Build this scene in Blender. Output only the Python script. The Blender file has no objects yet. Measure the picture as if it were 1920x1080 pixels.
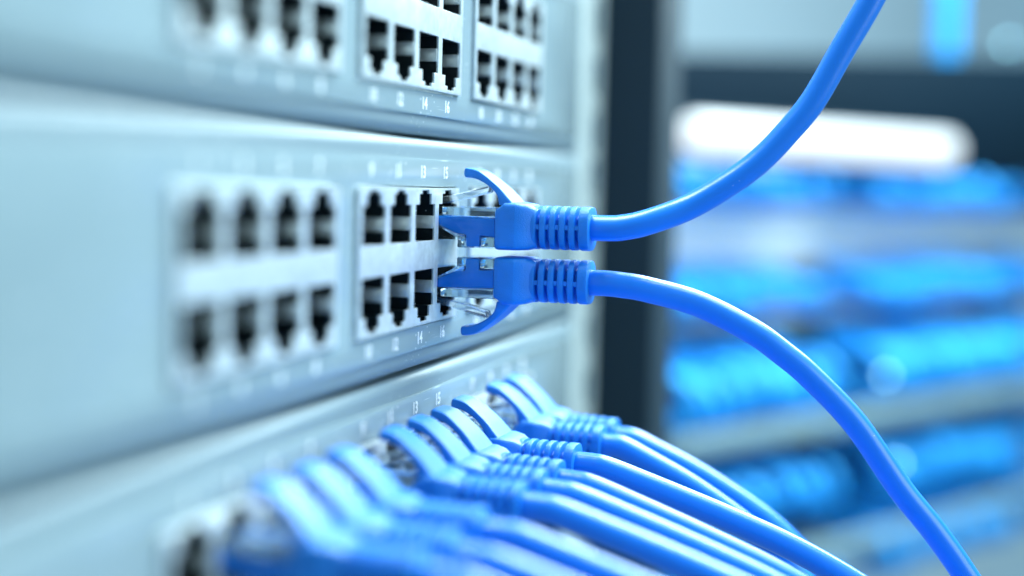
import bpy, bmesh, math, random
from mathutils import Vector, Matrix, Euler

random.seed(7)
MM = 0.001
scene = bpy.context.scene
col = scene.collection

# ------------------------------------------------------------------ camera
F_PX = 2949.94
CAM_POS = Vector((-297.69, -94.62, 1.01))
YAW, PITCH, ROLL = 0.26378, -0.067125, 0.02496
fw = Vector((math.cos(PITCH) * math.cos(YAW), math.cos(PITCH) * math.sin(YAW), math.sin(PITCH)))
rt = Vector((math.sin(YAW), -math.cos(YAW), 0))
up = rt.cross(fw)
rt2 = rt * math.cos(ROLL) + up * math.sin(ROLL)
up2 = up * math.cos(ROLL) - rt * math.sin(ROLL)
cam_data = bpy.data.cameras.new('camera')
cam = bpy.data.objects.new('camera', cam_data)
col.objects.link(cam)
rot = Matrix((rt2, up2, -fw)).transposed()
cam.matrix_world = Matrix.Translation(CAM_POS * MM) @ rot.to_4x4()
cam_data.sensor_width = 36
cam_data.lens = F_PX / 1920 * 36
cam_data.clip_start = 0.01
cam_data.clip_end = 20
cam_data.dof.use_dof = True
cam_data.dof.focus_distance = 0.305
cam_data.dof.aperture_fstop = 4.2
cam_data.dof.aperture_blades = 9
scene.camera = cam

# ------------------------------------------------------------------ world and lamps
world = bpy.data.worlds.new('World')
scene.world = world
world.use_nodes = True
wb = world.node_tree.nodes['Background']
wb.inputs['Color'].default_value = (0.42, 0.77, 1.0, 1)
wb.inputs['Strength'].default_value = 0.52


def area(name, loc, target, size, power, color):
    l = bpy.data.lights.new(name, 'AREA')
    l.shape = 'RECTANGLE'
    l.size, l.size_y = size
    l.energy = power
    l.color = color
    o = bpy.data.objects.new(name, l)
    o.location = loc
    o.rotation_euler = (Vector(target) - Vector(loc)).to_track_quat('-Z', 'Y').to_euler()
    col.objects.link(o)
    return o


area('key_lamp', (0.16, -0.24, 0.50), (0.0, -0.02, -0.03), (0.5, 0.35), 5.0, (0.80, 0.95, 1.0))
area('back_lamp', (0.62, -0.22, 0.40), (0.0, -0.03, -0.04), (0.45, 0.30), 12.5, (0.74, 0.95, 1.0))
area('rim_lamp', (0.05, 0.16, 0.60), (0.0, -0.06, -0.02), (0.4, 0.15), 5.0, (0.80, 0.96, 1.0))
area('side_lamp', (-0.10, -0.78, 0.14), (0.0, 0.0, -0.02), (0.5, 0.5), 3.3, (0.74, 0.94, 1.0))
area('aisle_lamp', (0.42, -0.20, 0.62), (0.50, -0.05, -0.08), (0.5, 0.25), 9.5, (0.70, 0.94, 1.0))

vs = scene.view_settings
vs.view_transform = 'Standard'
vs.look = 'None'
vs.exposure = 0.0
vs.gamma = 1.0
vs.use_curve_mapping = False
scene.cycles.use_denoising = True
scene.cycles.max_bounces = 10
scene.cycles.transparent_max_bounces = 16


# ------------------------------------------------------------------ materials
def mat(name, color, rough=0.5, metal=0.0, spec=0.5, coat=0.0, bump=None, mottle=None, specks=None, rough_var=0.0, scratches=False):
    m = bpy.data.materials.new(name)
    m.use_nodes = True
    nt = m.node_tree
    b = nt.nodes['Principled BSDF']
    b.inputs['Base Color'].default_value = (*color, 1)
    b.inputs['Roughness'].default_value = rough
    b.inputs['Metallic'].default_value = metal
    b.inputs['Specular IOR Level'].default_value = spec
    b.inputs['Coat Weight'].default_value = coat
    b.inputs['Coat Roughness'].default_value = 0.12
    tc = nt.nodes.new('ShaderNodeTexCoord')

    def noise(scale, detail=3):
        n = nt.nodes.new('ShaderNodeTexNoise')
        n.inputs['Scale'].default_value = scale
        n.inputs['Detail'].default_value = detail
        nt.links.new(tc.outputs['Object'], n.inputs['Vector'])
        return n
    if bump:
        n = noise(bump[0])
        bp = nt.nodes.new('ShaderNodeBump')
        bp.inputs['Strength'].default_value = bump[1]
        bp.inputs['Distance'].default_value = bump[2]
        nt.links.new(n.outputs['Fac'], bp.inputs['Height'])
        nt.links.new(bp.outputs['Normal'], b.inputs['Normal'])
    last = None
    if mottle:
        n = noise(mottle[0], 4)
        r = nt.nodes.new('ShaderNodeValToRGB')
        r.color_ramp.elements[0].position = 0.35
        r.color_ramp.elements[1].position = 0.68
        r.color_ramp.elements[0].color = (*[c * mottle[1] for c in color], 1)
        r.color_ramp.elements[1].color = (*[min(1, c * mottle[2]) for c in color], 1)
        nt.links.new(n.outputs['Fac'], r.inputs['Fac'])
        last = r.outputs['Color']
    if specks:
        v = nt.nodes.new('ShaderNodeTexVoronoi')
        v.inputs['Scale'].default_value = specks[0]
        nt.links.new(tc.outputs['Object'], v.inputs['Vector'])
        lt = nt.nodes.new('ShaderNodeMath')
        lt.operation = 'LESS_THAN'
        lt.inputs[1].default_value = specks[1]
        nt.links.new(v.outputs['Distance'], lt.inputs[0])
        n2 = noise(specks[0] * 0.12, 2)
        gt = nt.nodes.new('ShaderNodeMath')
        gt.operation = 'GREATER_THAN'
        gt.inputs[1].default_value = 0.52
        nt.links.new(n2.outputs['Fac'], gt.inputs[0])
        mu = nt.nodes.new('ShaderNodeMath')
        mu.operation = 'MULTIPLY'
        nt.links.new(lt.outputs[0], mu.inputs[0])
        nt.links.new(gt.outputs[0], mu.inputs[1])
        mx = nt.nodes.new('ShaderNodeMix')
        mx.data_type = 'RGBA'
        mx.inputs['A'].default_value = (*color, 1)
        mx.inputs['B'].default_value = (0.85, 0.9, 0.92, 1)
        if last:
            nt.links.new(last, mx.inputs['A'])
        nt.links.new(mu.outputs[0], mx.inputs['Factor'])
        last = mx.outputs['Result']
    if scratches:
        mp = nt.nodes.new('ShaderNodeMapping')
        mp.inputs['Rotation'].default_value = (0, 0.12, 0)
        mp.inputs['Scale'].default_value = (90, 300, 2600)
        nt.links.new(tc.outputs['Object'], mp.inputs['Vector'])
        n = nt.nodes.new('ShaderNodeTexNoise')
        n.inputs['Scale'].default_value = 1.0
        n.inputs['Detail'].default_value = 1
        nt.links.new(mp.outputs['Vector'], n.inputs['Vector'])
        mr = nt.nodes.new('ShaderNodeMapRange')
        mr.inputs['From Min'].default_value = 0.70
        mr.inputs['From Max'].default_value = 0.80
        mr.inputs['To Max'].default_value = 0.6
        nt.links.new(n.outputs['Fac'], mr.inputs['Value'])
        mx = nt.nodes.new('ShaderNodeMix')
        mx.data_type = 'RGBA'
        mx.inputs['A'].default_value = (*color, 1)
        mx.inputs['B'].default_value = (0.75, 0.82, 0.85, 1)
        if last:
            nt.links.new(last, mx.inputs['A'])
        nt.links.new(mr.outputs['Result'], mx.inputs['Factor'])
        last = mx.outputs['Result']
    if last:
        nt.links.new(last, b.inputs['Base Color'])
    if rough_var:
        n = noise(90, 5)
        mr = nt.nodes.new('ShaderNodeMapRange')
        mr.inputs['To Min'].default_value = max(0.02, rough - rough_var)
        mr.inputs['To Max'].default_value = rough + rough_var
        nt.links.new(n.outputs['Fac'], mr.inputs['Value'])
        nt.links.new(mr.outputs['Result'], b.inputs['Roughness'])
    return m


def clear_mat(name, tint, gloss_rough):
    """thin-walled clear plastic: fresnel mix of see-through and gloss"""
    m = bpy.data.materials.new(name)
    m.use_nodes = True
    nt = m.node_tree
    nt.nodes.clear()
    out = nt.nodes.new('ShaderNodeOutputMaterial')
    tr = nt.nodes.new('ShaderNodeBsdfTransparent')
    tr.inputs['Color'].default_value = (*tint, 1)
    gl = nt.nodes.new('ShaderNodeBsdfGlossy')
    gl.inputs['Roughness'].default_value = gloss_rough
    gl.inputs['Color'].default_value = (0.95, 0.98, 1, 1)
    fr = nt.nodes.new('ShaderNodeFresnel')
    fr.inputs['IOR'].default_value = 1.3
    tc = nt.nodes.new('ShaderNodeTexCoord')
    n = nt.nodes.new('ShaderNodeTexNoise')
    n.inputs['Scale'].default_value = 420
    nt.links.new(tc.outputs['Object'], n.inputs['Vector'])
    bp = nt.nodes.new('ShaderNodeBump')
    bp.inputs['Strength'].default_value = 0.25
    bp.inputs['Distance'].default_value = 0.0004
    nt.links.new(n.outputs['Fac'], bp.inputs['Height'])
    nt.links.new(bp.outputs['Normal'], gl.inputs['Normal'])
    nt.links.new(bp.outputs['Normal'], fr.inputs['Normal'])
    mx = nt.nodes.new('ShaderNodeMixShader')
    nt.links.new(fr.outputs[0], mx.inputs[0])
    nt.links.new(tr.outputs[0], mx.inputs[1])
    nt.links.new(gl.outputs[0], mx.inputs[2])
    nt.links.new(mx.outputs[0], out.inputs['Surface'])
    return m


def glass_mat(name, trans, ior, rough):
    m = mat(name, (0.97, 0.99, 1.0), rough)
    b = m.node_tree.nodes['Principled BSDF']
    b.inputs['Transmission Weight'].default_value = trans
    b.inputs['IOR'].default_value = ior
    return m


def emit_mat(name, color, strength):
    m = mat(name, color, 0.4)
    b = m.node_tree.nodes['Principled BSDF']
    b.inputs['Emission Color'].default_value = (*color, 1)
    b.inputs['Base Color'].default_value = (*[c * 0.35 for c in color], 1)
    b.inputs['Emission Strength'].default_value = strength
    return m


M = {
    'chassis': mat('pale painted steel', (0.20, 0.27, 0.305), 0.45, 0.0, 0.3, specks=(900, 0.10), bump=(2600, 0.12, 0.0002)),
    'overlay': mat('grey faceplate film', (0.28, 0.365, 0.395), 0.22, 0.0, 0.5, 0.35, specks=(750, 0.15), bump=(2200, 0.10, 0.0002), rough_var=0.06, scratches=True),
    'shield': mat('galvanised shield', (0.86, 0.92, 0.93), 0.33, 0.55, mottle=(520, 0.86, 1.06), bump=(1500, 0.15, 0.0002), rough_var=0.08),
    'black': mat('black plastic', (0.004, 0.010, 0.014), 0.32, specks=(700, 0.07)),
    'spring': mat('spring steel', (0.78, 0.80, 0.78), 0.36, 0.75, mottle=(260, 0.75, 1.1)),
    'ink': mat('white ink', (0.95, 0.97, 0.98), 0.5),
    'boot': mat('blue moulded rubber', (0.0, 0.205, 0.72), 0.44, 0.0, 0.6, bump=(4200, 0.45, 0.00025), mottle=(160, 0.9, 1.1)),
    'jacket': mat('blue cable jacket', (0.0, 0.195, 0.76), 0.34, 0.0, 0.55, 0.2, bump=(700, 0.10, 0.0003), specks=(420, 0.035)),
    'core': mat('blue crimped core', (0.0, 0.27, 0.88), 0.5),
    'far_jacket': mat('azure cable jacket', (0.015, 0.36, 0.86), 0.5, 0, 0.4),  # same blue cables, base colour brightened to look more strongly lit
    'clear': clear_mat('clear connector', (0.90, 0.98, 1.0), 0.07),
    'glass': glass_mat('clear tab plastic', 0.90, 1.38, 0.04),
    'frosted': glass_mat('clear wall plastic', 0.90, 1.28, 0.07),
    'rail': mat('pale zinc rail', (0.50, 0.57, 0.56), 0.42, 0.2),
    'post': mat('dark rack post', (0.008, 0.022, 0.034), 0.6, 0, 0.25),
    'panel': mat('grey patch panel', (0.80, 0.86, 0.88), 0.45),
    'dark_panel': mat('dark patch panel', (0.05, 0.10, 0.13), 0.5, 0, 0.3),
    'tray': mat('grey cable tray', (0.22, 0.33, 0.37), 0.5),
    'beam': mat('dark beam paint', (0.001, 0.010, 0.020), 0.7, 0, 0.1),
    'wall': mat('pale wall', (0.70, 0.78, 0.82), 0.8, mottle=(2.5, 0.92, 1.06)),
    'light': emit_mat('glowing diffuser', (0.93, 0.97, 1.0), 0.95),  # emission replaces the strong light on a white row
    'led': emit_mat('glowing indicator', (0.35, 0.82, 1.0), 7.0),  # emission painted in for specular glints
}


# ------------------------------------------------------------------ helpers
def link_mesh(name, me, m, parent=None, smooth=None):
    me.materials.clear()
    me.materials.append(m)
    if smooth is not None:
        me.polygons.foreach_set('use_smooth', [True] * len(me.polygons))
        me.set_sharp_from_angle(angle=math.radians(smooth))
    o = bpy.data.objects.new(name, me)
    col.objects.link(o)
    if parent:
        o.parent = parent
    return o


def bm_obj(name, bm, m, parent=None, smooth=35):
    bmesh.ops.recalc_face_normals(bm, faces=bm.faces[:])
    bmesh.ops.scale(bm, vec=(MM, MM, MM), verts=bm.verts[:])
    me = bpy.data.meshes.new(name)
    bm.to_mesh(me)
    bm.free()
    return link_mesh(name, me, m, parent, smooth)


def tag(o, label=None, cat=None, group=None, kind=None):
    for k, v in (('label', label), ('category', cat), ('group', group), ('kind', kind)):
        if v:
            o[k] = v
    return o


def empty(name, loc=(0, 0, 0), rz=0.0, rx=0.0, ry=0.0):
    o = bpy.data.objects.new(name, None)
    o.empty_display_size = 0.01
    o.location = Vector(loc) * MM
    o.rotation_euler = (rx, ry, rz)
    col.objects.link(o)
    return o


def copy_tree(o, parent=None):
    c = o.copy()
    col.objects.link(c)
    if parent:
        c.parent = parent
    for ch in o.children:
        copy_tree(ch, c)
    return c


def box(bm, x0, x1, y0, y1, z0, z1, bevel=0.0, seg=2):
    t = bmesh.new()
    r = bmesh.ops.create_cube(t, size=1.0)
    for v in r['verts']:
        v.co = Vector((x0 + (v.co.x + .5) * (x1 - x0), y0 + (v.co.y + .5) * (y1 - y0), z0 + (v.co.z + .5) * (z1 - z0)))
    if bevel:
        bmesh.ops.bevel(t, geom=t.edges[:], offset=bevel, segments=seg, affect='EDGES', profile=0.5)
    me = bpy.data.meshes.new('t')
    t.to_mesh(me)
    t.free()
    bm.from_mesh(me)
    bpy.data.meshes.remove(me)


def plate_bm(outer, holes, front, thick, bevel=0.0):
    """plate in the XZ plane with holes; its front face lies at y = -front, its back at y = -front + thick"""
    cu = bpy.data.curves.new('t', 'CURVE')
    cu.dimensions = '2D'
    cu.fill_mode = 'BOTH'
    cu.extrude = thick / 2 - bevel
    cu.bevel_depth = bevel
    cu.bevel_resolution = 1
    cu.offset = -bevel
    for poly in [outer] + holes:
        sp = cu.splines.new('POLY')
        sp.points.add(len(poly) - 1)
        for p, (x, z) in zip(sp.points, poly):
            p.co = (x, z, 0, 1)
        sp.use_cyclic_u = True
    o = bpy.data.objects.new('t', cu)
    col.objects.link(o)
    dg = bpy.context.evaluated_depsgraph_get()
    me = bpy.data.meshes.new_from_object(o.evaluated_get(dg))
    bpy.data.objects.remove(o)
    bpy.data.curves.remove(cu)
    bm = bmesh.new()
    bm.from_mesh(me)
    bpy.data.meshes.remove(me)
    bmesh.ops.remove_doubles(bm, verts=bm.verts[:], dist=1e-4)
    for v in bm.verts:
        x, z, w = v.co
        v.co = Vector((x, -front + thick / 2 - w, z))
    return bm


def prism(bm, poly, hw, bevel=0.0, xc=0.0):
    """poly of (out, z) in the side view, extruded over x +-hw"""
    t = bmesh.new()
    a = [t.verts.new((xc - hw, -o, z)) for o, z in poly]
    b = [t.verts.new((xc + hw, -o, z)) for o, z in poly]
    n = len(poly)
    t.faces.new(a)
    t.faces.new(b[::-1])
    for i in range(n):
        j = (i + 1) % n
        t.faces.new((a[j], a[i], b[i], b[j]))
    bmesh.ops.recalc_face_normals(t, faces=t.faces[:])
    if bevel:
        bmesh.ops.bevel(t, geom=t.edges[:], offset=bevel, segments=2, affect='EDGES', profile=0.5)
    me = bpy.data.meshes.new('t')
    t.to_mesh(me)
    t.free()
    bm.from_mesh(me)
    bpy.data.meshes.remove(me)


def loft(bm, rings):
    vr = [[bm.verts.new(p) for p in ring] for ring in rings]
    n = len(vr[0])
    for a, b in zip(vr, vr[1:]):
        for i in range(n):
            j = (i + 1) % n
            bm.faces.new((a[i], a[j], b[j], b[i]))
    bm.faces.new(vr[0][::-1])
    bm.faces.new(vr[-1])


def sup(t, n):
    c, s = math.cos(t), math.sin(t)
    return math.copysign(abs(c) ** (2 / n), c), math.copysign(abs(s) ** (2 / n), s)


def oval(out, hw, zt, zb, n, N=56):
    zc, hz = (zt + zb) / 2, (zt - zb) / 2
    pts = []
    for i in range(N):
        cx, cz = sup(2 * math.pi * (i + .5) / N, n)
        pts.append(Vector((hw * cx, -out, zc + hz * cz)))
    return pts


def spline(pts, per=10):
    """Catmull-Rom through the points"""
    P = [Vector(p) for p in pts]
    P = [P[0] * 2 - P[1]] + P + [P[-1] * 2 - P[-2]]
    res = []
    for i in range(1, len(P) - 2):
        p0, p1, p2, p3 = P[i - 1:i + 3]
        for k in range(per):
            t = k / per
            res.append(0.5 * ((2 * p1) + (p2 - p0) * t + (2 * p0 - 5 * p1 + 4 * p2 - p3) * t * t + (3 * p1 - p0 - 3 * p2 + p3) * t ** 3))
    res.append(P[-2])
    return res


def tube_bm(path, radius, N=28, bm=None):
    bm = bm or bmesh.new()
    rings = []
    side = None
    for i, p in enumerate(path):
        d = (path[min(i + 1, len(path) - 1)] - path[max(i - 1, 0)]).normalized()
        if side is None:
            side = d.cross(Vector((0, 0, 1)))
            if side.length < 1e-3:
                side = Vector((1, 0, 0))
        side = (side - d * side.dot(d)).normalized()
        w = d.cross(side)
        r = radius(i / (len(path) - 1)) if callable(radius) else radius
        rings.append([p + (side * math.cos(2 * math.pi * k / N) + w * math.sin(2 * math.pi * k / N)) * r for k in range(N)])
    loft(bm, rings)
    return bm


# ------------------------------------------------------------------ network switches
PITCH_MM, GAP = 13.97, 23.72
U = 44.45


def port_x(port):
    k = (port - 1) // 2
    return (k - 7) * PITCH_MM + (k // 4 - 1) * (GAP - PITCH_MM)


X0, X1 = -235.0, 118.0
Z_TOP, Z_BOT = 8.95, -35.0


def opening(cx, shoulder, floor, sgn):
    """outline of one jack opening with its stepped keyway; sgn +1: keyway on top"""
    pts = [(-5.8, floor), (5.8, floor), (5.8, shoulder), (3.6, shoulder), (3.6, shoulder + sgn * 2.0),
           (2.0, shoulder + sgn * 2.0), (2.0, shoulder + sgn * 2.75), (-2.0, shoulder + sgn * 2.75),
           (-2.0, shoulder + sgn * 2.0), (-3.6, shoulder + sgn * 2.0), (-3.6, shoulder), (-5.8, shoulder)]
    return [(cx + x, z) for x, z in pts]


ROW1 = (-3.6, -10.5, 1)
ROW2 = (-23.0, -16.0, -1)


def make_switch():
    root = empty('network_switch')
    # chassis: rolled lips above and below
    bm = bmesh.new()
    RT, RB = 2.0, 2.3
    arc = [math.radians(k * 11.25) for k in range(9)]
    prof = [(9.0, Z_TOP)] + [(0.5 + RT - RT * math.sin(a), Z_TOP - RT + RT * math.cos(a)) for a in arc]
    prof += [(0.5 + RB - RB * math.cos(a), Z_BOT + RB - RB * math.sin(a)) for a in arc]
    # two lips only; the middle is left open for the port blocks
    for seg in (prof[:10] + [(0.5, 4.6), (1.3, 4.6), (1.3, Z_TOP - 1.6), (9.0, Z_TOP - 1.2)],
                [(0.5, -30.9)] + prof[10:19] + [(9.0, Z_BOT), (9.0, Z_BOT + 1.2), (1.3, Z_BOT + 1.6), (1.3, -30.9)]):
        a = [bm.verts.new((X0, y, z)) for y, z in seg]
        b = [bm.verts.new((X1, y, z)) for y, z in seg]
        n = len(seg)
        for i in range(n):
            j = (i + 1) % n
            bm.faces.new((a[i], a[j], b[j], b[i]))
        bm.faces.new(a[::-1])
        bm.faces.new(b)
    bm_obj('chassis', bm, M['chassis'], root, 25)
    # grey faceplate with a rectangular cut-out for each port block
    blocks = [(port_x(1) - 7.2, port_x(7) + 7.2), (port_x(9) - 7.2, port_x(15) + 7.2), (port_x(17) - 7.2, port_x(23) + 7.2)]
    rect = lambda a, b, c, d: [(a, c), (b, c), (b, d), (a, d)]
    bm = plate_bm(rect(X0, X1 - .4, -31.2, 5.0), [rect(a - .35, b + .35, -26.75, -0.2) for a, b in blocks], 0.0, 1.2, 0.12)
    bm_obj('faceplate', bm, M['overlay'], root, 30)
    for bi, (a, b) in enumerate(blocks):
        holes = []
        xs = [port_x(bi * 8 + 1 + 2 * k) for k in range(4)]
        for x in xs:
            holes.append(opening(x, *ROW1))
            holes.append(opening(x, *ROW2))
        bm = plate_bm(rect(a, b, -26.4, -0.55), holes, 0.7, 0.5, 0.08)
        # folded sides of the shield can
        box(bm, a, a + .45, -0.15, 12, -26.3, -0.65)
        box(bm, b - .45, b, -0.15, 12, -26.3, -0.65)
        box(bm, a + .5, b - .5, -0.15, 12, -1.0, -0.6)
        box(bm, a + .5, b - .5, -0.15, 12, -26.35, -25.95)
        blk = bm_obj('port_block', bm, M['shield'], root, 30)
        for x in xs:
            for sh, fl, sg in (ROW1, ROW2):
                zc = (sh + fl) / 2
                s = bmesh.new()
                poly = [(px + (0.12 if px > x else -0.12), pz + (0.10 if pz > zc else -0.10)) for px, pz in opening(x, sh, fl, sg)]
                n = len(poly)
                f_ = [s.verts.new((px, -0.15, pz)) for px, pz in poly]
                k_ = [s.verts.new((px, 13.0, pz)) for px, pz in poly]
                for i in range(n):
                    j = (i + 1) % n
                    s.faces.new((f_[i], f_[j], k_[j], k_[i]))
                s.faces.new(k_)
                so = bm_obj('socket', s, M['black'], blk, 30)
                s = bmesh.new()
                for sx in (-1, 1):
                    xa, xb = sorted((x + sx * 5.25, x + sx * 5.75))
                    box(s, xa, xb, -0.45, 8.0, zc - 1.25, zc + 1.25, 0.15)
                bm_obj('grounding_spring', s, M['spring'], blk, 30)
    for p in range(1, 25):
        cu = bpy.data.curves.new('t', 'FONT')
        cu.body = str(p)
        cu.size = 3.25
        cu.offset = 0.05
        cu.align_x = 'CENTER'
        cu.align_y = 'CENTER'
        cu.extrude = 0.012
        cu.resolution_u = 4
        o = bpy.data.objects.new('t', cu)
        col.objects.link(o)
        me = bpy.data.meshes.new_from_object(o.evaluated_get(bpy.context.evaluated_depsgraph_get()))
        bpy.data.objects.remove(o)
        bpy.data.curves.remove(cu)
        z = 2.4 if p % 2 else -29.1
        for v in me.vertices:
            x, zz, w = v.co
            v.co = Vector((port_x(p if p % 2 else p - 1) + x * 1.0, -0.02 - w, z + zz)) * MM
        n = link_mesh('port_number', me, M['ink'], root)
        n['label'] = 'white printed number %d' % p
    return root


sw = make_switch()
GROUP_SW = 'network switches stacked in the near rack'
tag(sw, 'middle grey switch of the stack, two blue cables in its ports 15 and 16', 'network switch', GROUP_SW)
sw_up = copy_tree(sw)
sw_up.location = Vector((0, 0, U)) * MM
tag(sw_up, 'topmost grey network switch, all of its visible ports empty', 'network switch', GROUP_SW)
sw_low = copy_tree(sw)
LOW = Vector((-1.8, 0, -U - 0.3))
sw_low.location = LOW * MM
tag(sw_low, 'lowest grey network switch, its upper ports filled with a row of blue cables', 'network switch', GROUP_SW)

# rail and dark post at the right end of the near rack
bm = plate_bm([(119.0, -150), (150.5, -150), (150.5, 130), (119.0, 130)],
              [[(142 - 4.7, zz - 4.7), (142 + 4.7, zz - 4.7), (142 + 4.7, zz + 4.7), (142 - 4.7, zz + 4.7)]
               for zz in [Z_TOP + 0.3 + U * k - d for k in (-3, -2, -1, 0, 1, 2) for d in (6.35, 22.2, 38.1)]], -0.6, 2.0, 0.3)
rail = bm_obj('rack_rail', bm, M['rail'], None, 30)
tag(rail, 'pale metal rack rail with square holes beside the switch stack', 'rack rail')
bm = bmesh.new()
box(bm, 151.5, 190.0, -15.5, 40.0, -190, 170, 0.8)
box(bm, 120.0, 151.2, 14.0, 40.0, -190, 170, 0.4)
post = bm_obj('rack_post', bm, M['post'], None, 30)
tag(post, 'dark upright rack post right of the pale rail', 'rack post')


# ------------------------------------------------------------------ patch cables
def boot_bm():
    bm = bmesh.new()
    # squared block at the plug end, tapering into the collar
    loft(bm, [oval(11.95, 5.55, 2.85, -4.65, 9), oval(12.1, 5.85, 3.1, -4.9, 9), oval(12.5, 6.0, 3.25, -5.0, 9), oval(13.3, 6.0, 3.9, -5.0, 9),
              oval(13.7, 6.0, 4.25, -5.0, 9), oval(15.85, 6.0, 4.3, -5.0, 9), oval(16.05, 5.97, 4.28, -5.0, 9),
              oval(18.0, 5.0, 4.0, -4.9, 8), oval(19.8, 3.6, 3.1, -4.4, 7)])
    hw, zt, zb = 4.45, 3.75, -4.75

    def ring(o, d=0.0, n=2.9):
        return oval(o, hw - d, zt - d, zb + d, n)
    rings = [ring(15.2, 2.6), ring(16.0, 1.3), ring(17.0, 0.45), ring(18.0, 0.1), ring(19.0, 0), ring(19.5, 0)]
    for k in range(5):
        c = 20.05 + 1.93 * k
        rings += [ring(c - .46, .03), ring(c - .36, .2), ring(c - .33, 1.7), ring(c + .33, 1.7), ring(c + .36, .2), ring(c + .46, .03), ring(c + .6, 0)]
        if k < 4:
            rings += [ring(c + 1.35, 0)]
    rings += [ring(29.7, 0), ring(29.95, .06), ring(30.05, .25), ring(30.05, 1.6)]
    loft(bm, rings)
    for k in range(5):      # little bridges across the slots
        c = 20.05 + 1.93 * k
        for sx in (-1, 1):
            box(bm, sx * (hw - .7) - .5, sx * (hw - .7) + .5, -c - .32, -c + .32, -0.75, 0.15)
    return bm


def cover_bm():
    f = lambda X, Y: (12 + (780 + X / 5.333 - 938.0 - 0.004 * (880 - X)) / 9.5, 0.9 - (300 + Y / 5.333 - 409.2) / 9.6)
    top = [f(*p) for p in ((492, 100), (512, 88), (580, 95), (650, 117), (760, 190), (870, 280), (950, 362), (1030, 455))]
    bot = [f(*p) for p in ((489, 140), (505, 163), (560, 168), (625, 183), (720, 230), (800, 290), (850, 350), (880, 440))]
    hws = [3.3, 3.65, 3.75, 3.85, 4.1, 4.4, 4.75, 5.0]
    st = spline([(t[0], t[1], 0) for t in top], 5)
    sb = spline([(t[0], t[1], 0) for t in bot], 5)
    sh = spline([(h, 0, 0) for h in hws], 5)
    bm = bmesh.new()
    rings = []
    N = 36
    for t, b, h in zip(st, sb, sh):
        c, d = (t + b) / 2, (t - b) / 2 * 1.3
        ring_ = []
        for i in range(N):
            cx, cz = sup(2 * math.pi * (i + .5) / N, 7)
            q = c + d * cz
            ring_.append(Vector((h.x * cx, -q.x, q.y)))
        rings.append(ring_)
    loft(bm, rings)
    return bm


def add_boot(root, m):
    boot = bm_obj('boot', boot_bm(), m, root, 32)
    bm_obj('latch_cover', cover_bm(), m, boot, 40)


def make_cord(name='patch_cable'):
    """plug, boot and latch cover; origin in the middle of the port opening, outwards along -y, latch up"""
    root = empty(name)
    bm = bmesh.new()
    prism(bm, [(-9, 3.15), (12.2, 3.15), (12.2, -4.7), (4.6, -4.7), (4.6, -3.2), (-9, -3.2)], 5.7, 0.12)
    plug = bm_obj('plug', bm, M['clear'], root, 30)
    bm = bmesh.new()
    prism(bm, [(1.2, 1.5), (1.2, 3.05), (12.0, 3.05), (12.0, 1.3)], 5.6, 0.3)
    bm_obj('top_wall', bm, M['frosted'], plug, 30)
    bm = bmesh.new()
    prism(bm, [(9.2, -2.6), (11.9, -2.7), (11.9, -4.5), (9.2, -4.5)], 5.6, 0.3)
    bm_obj('strain_window', bm, M['frosted'], plug, 30)
    bm = bmesh.new()
    prism(bm, [(0.2, 1.3), (11.9, 1.05), (11.9, -2.5), (9.0, -2.3), (9.0, -4.5), (6.2, -4.5), (6.2, -2.2), (4.0, -2.0), (0.3, -0.5)], 5.45, 0.25)
    bm_obj('cable_core', bm, M['core'], plug, 30)
    bm = bmesh.new()
    prism(bm, [(-7, 3.5), (-3, 4.5), (1.0, 5.15), (4.5, 5.95), (9.3, 7.35), (9.7, 7.0), (9.4, 6.0), (5, 4.75), (1.0, 3.85), (-3, 3.3)], 1.9, 0.25)
    bm_obj('latch_tab', bm, M['glass'], plug, 30)
    bm = bmesh.new()
    prism(bm, [(0.1, -0.55), (0.3, -0.1), (4.3, -2.0), (6.0, -2.1), (6.0, -4.6), (4.5, -4.6), (4.5, -2.9)], 5.6, 0.1)
    bm_obj('strain_relief', bm, M['glass'], plug, 30)
    add_boot(root, M['boot'])
    return root


def add_cable(root, pts, per=12, r=2.5):
    """cable through world points (mm), parented to its cord"""
    inv = (Matrix.Translation(Vector(root.location) / MM) @ root.rotation_euler.to_matrix().to_4x4()).inverted()
    path = [inv @ p for p in spline(pts, per)]
    return bm_obj('cable', tube_bm(path, r), M['jacket'], root, 60)


def local_to_world(root, v):
    return (Matrix.Translation(Vector(root.location) / MM) @ root.rotation_euler.to_matrix().to_4x4()) @ Vector(v)


proto = make_cord()
x15 = port_x(15)
# the upper cable of the pair, latch up, rising to the top right
c_up = proto
c_up.location = Vector((x15, 0, -7.15)) * MM
tag(c_up, 'blue cable plugged in port 15 of the middle switch, curving up and away', 'patch cable', 'pair of blue cables in the middle switch')


# ------------ the two long cables lean slightly towards +x while they run outwards
def run(root, steps, lean=0.27):
    """steps of (out, dz) counted from the end of the boot"""
    s = local_to_world(root, (0, -29.5, -0.25 if abs(root.rotation_euler.y) < 1 else -0.45))
    e = local_to_world(root, (0, -33.0, -0.25 if abs(root.rotation_euler.y) < 1 else -0.45))
    pts = [s, e]
    for o, dz in steps:
        pts.append(Vector((e.x + lean * o * min(1, o / 15), e.y - o, e.z + dz)))
    return pts


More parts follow.
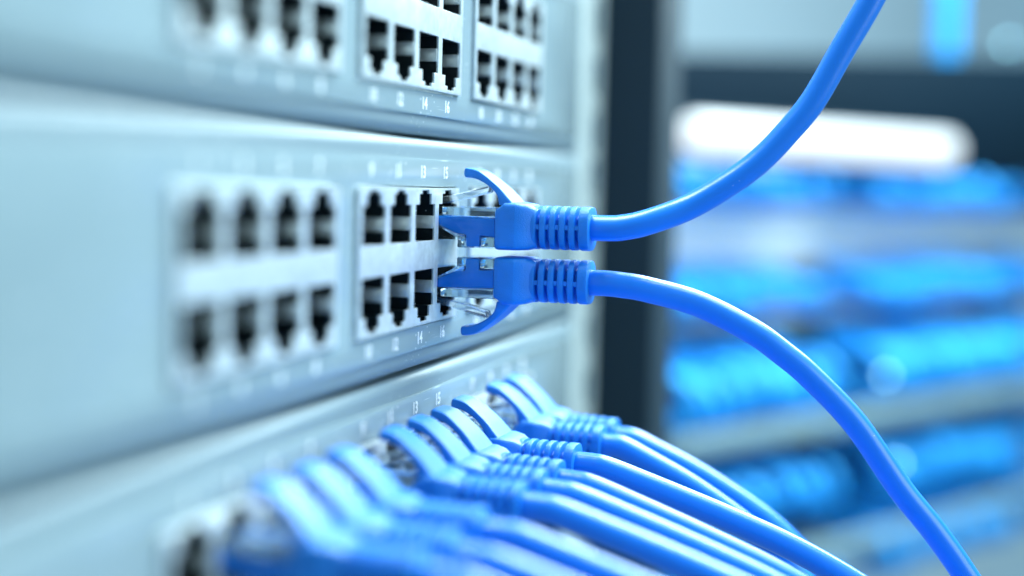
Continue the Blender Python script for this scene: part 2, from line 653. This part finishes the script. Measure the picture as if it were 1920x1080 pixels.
c_low = copy_tree(proto)
c_low.location = Vector((x15, 0, -18.5)) * MM
c_low.rotation_euler = (0, math.pi, 0)
tag(c_low, 'blue cable plugged latch-down in port 16 of the middle switch, arching down to the right', 'patch cable', 'pair of blue cables in the middle switch')
add_cable(c_up, run(c_up, [(o * 0.915, d) for o, d in [(3, 0.2), (8, 1.3), (16, 4.3), (23.5, 8.6), (30, 13.3), (35.5, 18.9), (40.8, 25.4), (46.3, 35.2), (52, 45.3), (57.5, 57), (64, 75)]]))
add_cable(c_low, run(c_low, [(o * 0.97, d) for o, d in [(3, -0.2), (8, -0.9), (18, -3.6), (28.5, -8.6), (34.5, -12.7), (40, -17.1), (49, -26.1), (58.2, -38.6), (65.3, -47.0), (72, -56), (80, -68)]]))

# the row of nine in the lowest switch
ROW = {3: 'nearest of the row, out of focus', 5: 'second nearest of the row, blurred', 7: 'third nearest of the row, blurred',
       9: 'just left of the number 13', 11: 'under the number 13', 13: 'under the number 15', 15: 'the sharpest of the row',
       17: 'left one of the far pair', 19: 'farthest of the row'}
for port in ROW:
    c = empty('patch_cable')
    for ch in proto.children:
        if not ch.name.startswith('cable'):
            copy_tree(ch, c)
    tilt = 2.4 + random.uniform(-1.1, 1.1)
    c.location = (LOW + Vector((port_x(port), 1.2, -7.4))) * MM
    c.rotation_euler = (math.radians(tilt), 0, math.radians(random.uniform(-1.6, 1.6)))
    tag(c, 'blue cable in the lowest switch, ' + ROW[port], 'patch cable', 'row of blue cables in the lowest switch')
    if port < 17:
        steps = [(3, -0.5), (10.8, -3.4), (25.3, -9.3), (38.7, -15.2), (52, -22.8), (70, -35), (90, -52)]
        lean = 0.18
    else:
        steps = [(2, -0.6), (6, -2.6), (15.5, -7.9), (27, -15.6), (35, -22.5), (45, -34), (60, -55)]
        lean = 0.2
    k = random.uniform(.93, 1.06)
    lean += random.uniform(-.04, .04)
    add_cable(c, run(c, [(o, dz * k) for o, dz in steps], lean))

# ------------------------------------------------------------------ the far rack
BG_YAW = math.radians(-28.886)
BG_O = Vector((396.56, 22.48, 0))
BG = Matrix.Translation(BG_O) @ Matrix.Rotation(BG_YAW, 4, 'Z')


def bg(s, out, z):
    return BG @ Vector((s, -out, z))


def bg_empty(name, s, out, z):
    return empty(name, bg(s, out, z), BG_YAW)


# patch panels: one per unit; front faces stand 34 mm behind the boots
def make_panel(h, m):
    root = empty('patchbay')
    bm = bmesh.new()
    box(bm, -20, 420, 0, 6, -h / 2, h / 2, 0.8)
    bm_obj('panel_plate', bm, m, root)
    bm = bmesh.new()
    for k in range(29):
        x = 0 + 14 * k
        box(bm, x - 6, x + 6, -0.8, 0, -5.0, 5.0)
    bm_obj('socket_row', bm, M['black'], root)
    return root


COLS = [0 + 14 * k for k in range(9)] + [164 + 14 * k for k in range(11)] + [344 + 14 * k for k in range(4)]


def far_cord(path, r):
    far = empty('patch_cable')
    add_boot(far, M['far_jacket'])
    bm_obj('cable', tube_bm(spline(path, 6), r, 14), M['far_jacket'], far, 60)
    return far


# the far cables fold over and go back into the cable manager below their sockets
short = far_cord([(0, -29, 0), (0, -35, -.5), (1, -40, -3), (2, -41, -6.5), (3, -37, -9.5), (4, -28, -10.5), (5, 0, -11)], 2.6)
deep = far_cord([(0, -29, 0), (0, -38, 0), (1, -46, -3), (2, -50, -9), (3, -49, -15), (4, -43, -19.5), (5, -30, -21), (6, 2, -21)], 3.3)
used = set()
ROWS = [(6.0, 1.0, 'top far row, just under the glowing strip light', short),
        (-45.0, -43.4, 'second far row, with pale latches above dark blue boots', short),
        (-83.0, -88.0, 'third far row, bright blue bundle behind the falling cable', deep),
        (-134.0, -132.4, 'fourth far row, blue bundle low at the right', deep),
        (-176.0, -177.0, 'lowest far row, mostly below the picture', deep)]
panels = [make_panel(43.4, M['panel'])]
panels.append(copy_tree(panels[0]))
panels.append(make_panel(43.4, M['dark_panel']))
panels += [copy_tree(panels[2]), copy_tree(panels[2])]
for i, (z, zp, txt, kind) in enumerate(ROWS):
    p = panels[i]
    p.location = bg(0, -30, zp) * MM
    p.rotation_euler = (0, 0, BG_YAW)
    tag(p, 'blurred %s patchbay behind the ' % ('grey' if i < 2 else 'dark') + txt.split(',')[0], 'patch panel', 'patch panels of the far rack')
    for s in COLS:
        o = copy_tree(kind) if kind.name in used else kind
        used.add(kind.name)
        o.location = bg(s, -30, z + random.uniform(-1.5, 1.5)) * MM
        o.rotation_euler = (math.radians(random.uniform(-3, 6)), 0, BG_YAW + math.radians(random.uniform(-4, 4)))
        tag(o, 'blurred blue cable in the ' + txt, 'patch cable', 'blue cables in the ' + txt.split(',')[0])

# trays under the two deep rows
for z, txt in ((-112.5, 'blurred grey cable tray under the third far row of blue cables'),
               (-177.0, 'blurred grey cable tray under the fourth far row of blue cables')):
    bm = bmesh.new()
    box(bm, -10, 415, -50, -47, -5.5, 4.5, 0.5)
    box(bm, -10, 415, -46.9, -1, -5.5, -3.5, 0.5)
    o = bm_obj('cable_tray', bm, M['tray'])
    o.location = bg(0, -30, z) * MM
    o.rotation_euler = (0, 0, BG_YAW)
    tag(o, txt, 'cable tray', 'cable trays of the far rack')

# added glowing band standing in for a white row in bright light
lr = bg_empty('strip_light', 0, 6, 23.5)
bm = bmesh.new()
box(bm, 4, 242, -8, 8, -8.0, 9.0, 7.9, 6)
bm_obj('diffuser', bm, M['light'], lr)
bm = bmesh.new()
box(bm, -4, 254, 9, 20, -10, 11, 1)
bm_obj('housing', bm, M['post'], lr)
tag(lr, 'glowing white strip light above the far blue rows', 'strip light')  # no real strip light: added glowing band for a brightly lit white row

# dark beam across the top of the far rack
bm = bmesh.new()
box(bm, -60, 700, 0, 40, -70, 0, 1)
beam = bm_obj('rack_beam', bm, M['beam'])
beam.location = bg(-20, -70, 62) * MM
beam.rotation_euler = (0, math.radians(-3.0), BG_YAW - math.radians(14))
tag(beam, 'dark horizontal beam above the strip light of the far rack', 'rack beam')

# glowing dots added in place of specular glints
for (s, z, txt) in ((152, -92, 'small dim status lamp between the blue bundles of the third far row'),
                    (165.7, -138.7, 'small pale status lamp touching the falling cable'),
                    (313.7, 88.8, 'small pale status lamp high at the right edge')):
    bm = bmesh.new()
    bmesh.ops.create_uvsphere(bm, u_segments=16, v_segments=10, radius=1.6)
    o = bm_obj('status_lamp', bm, M['led'], None, 60)
    o.location = bg(s, 24 if z < 0 else 0, z) * MM
    tag(o, txt, 'status lamp', 'status lamps of the far rack')

# a blue cable hanging behind the beam, and the wall
bm = tube_bm(spline([(0, 0, 0), (1, 0, 60), (4, 0, 140), (10, 0, 260)], 8), 7.0)
h = bm_obj('hanging_cable', bm, M['far_jacket'], None, 60)
h.location = bg(278, -20, 74) * MM
tag(h, 'blurred blue cable hanging above the beam at the top right', 'cable')

bm = bmesh.new()
box(bm, -900, 1800, 500, 520, -900, 900)
w = bm_obj('wall', bm, M['wall'])
w.location = BG_O * MM
w.rotation_euler = (0, 0, BG_YAW)
tag(w, kind='structure')
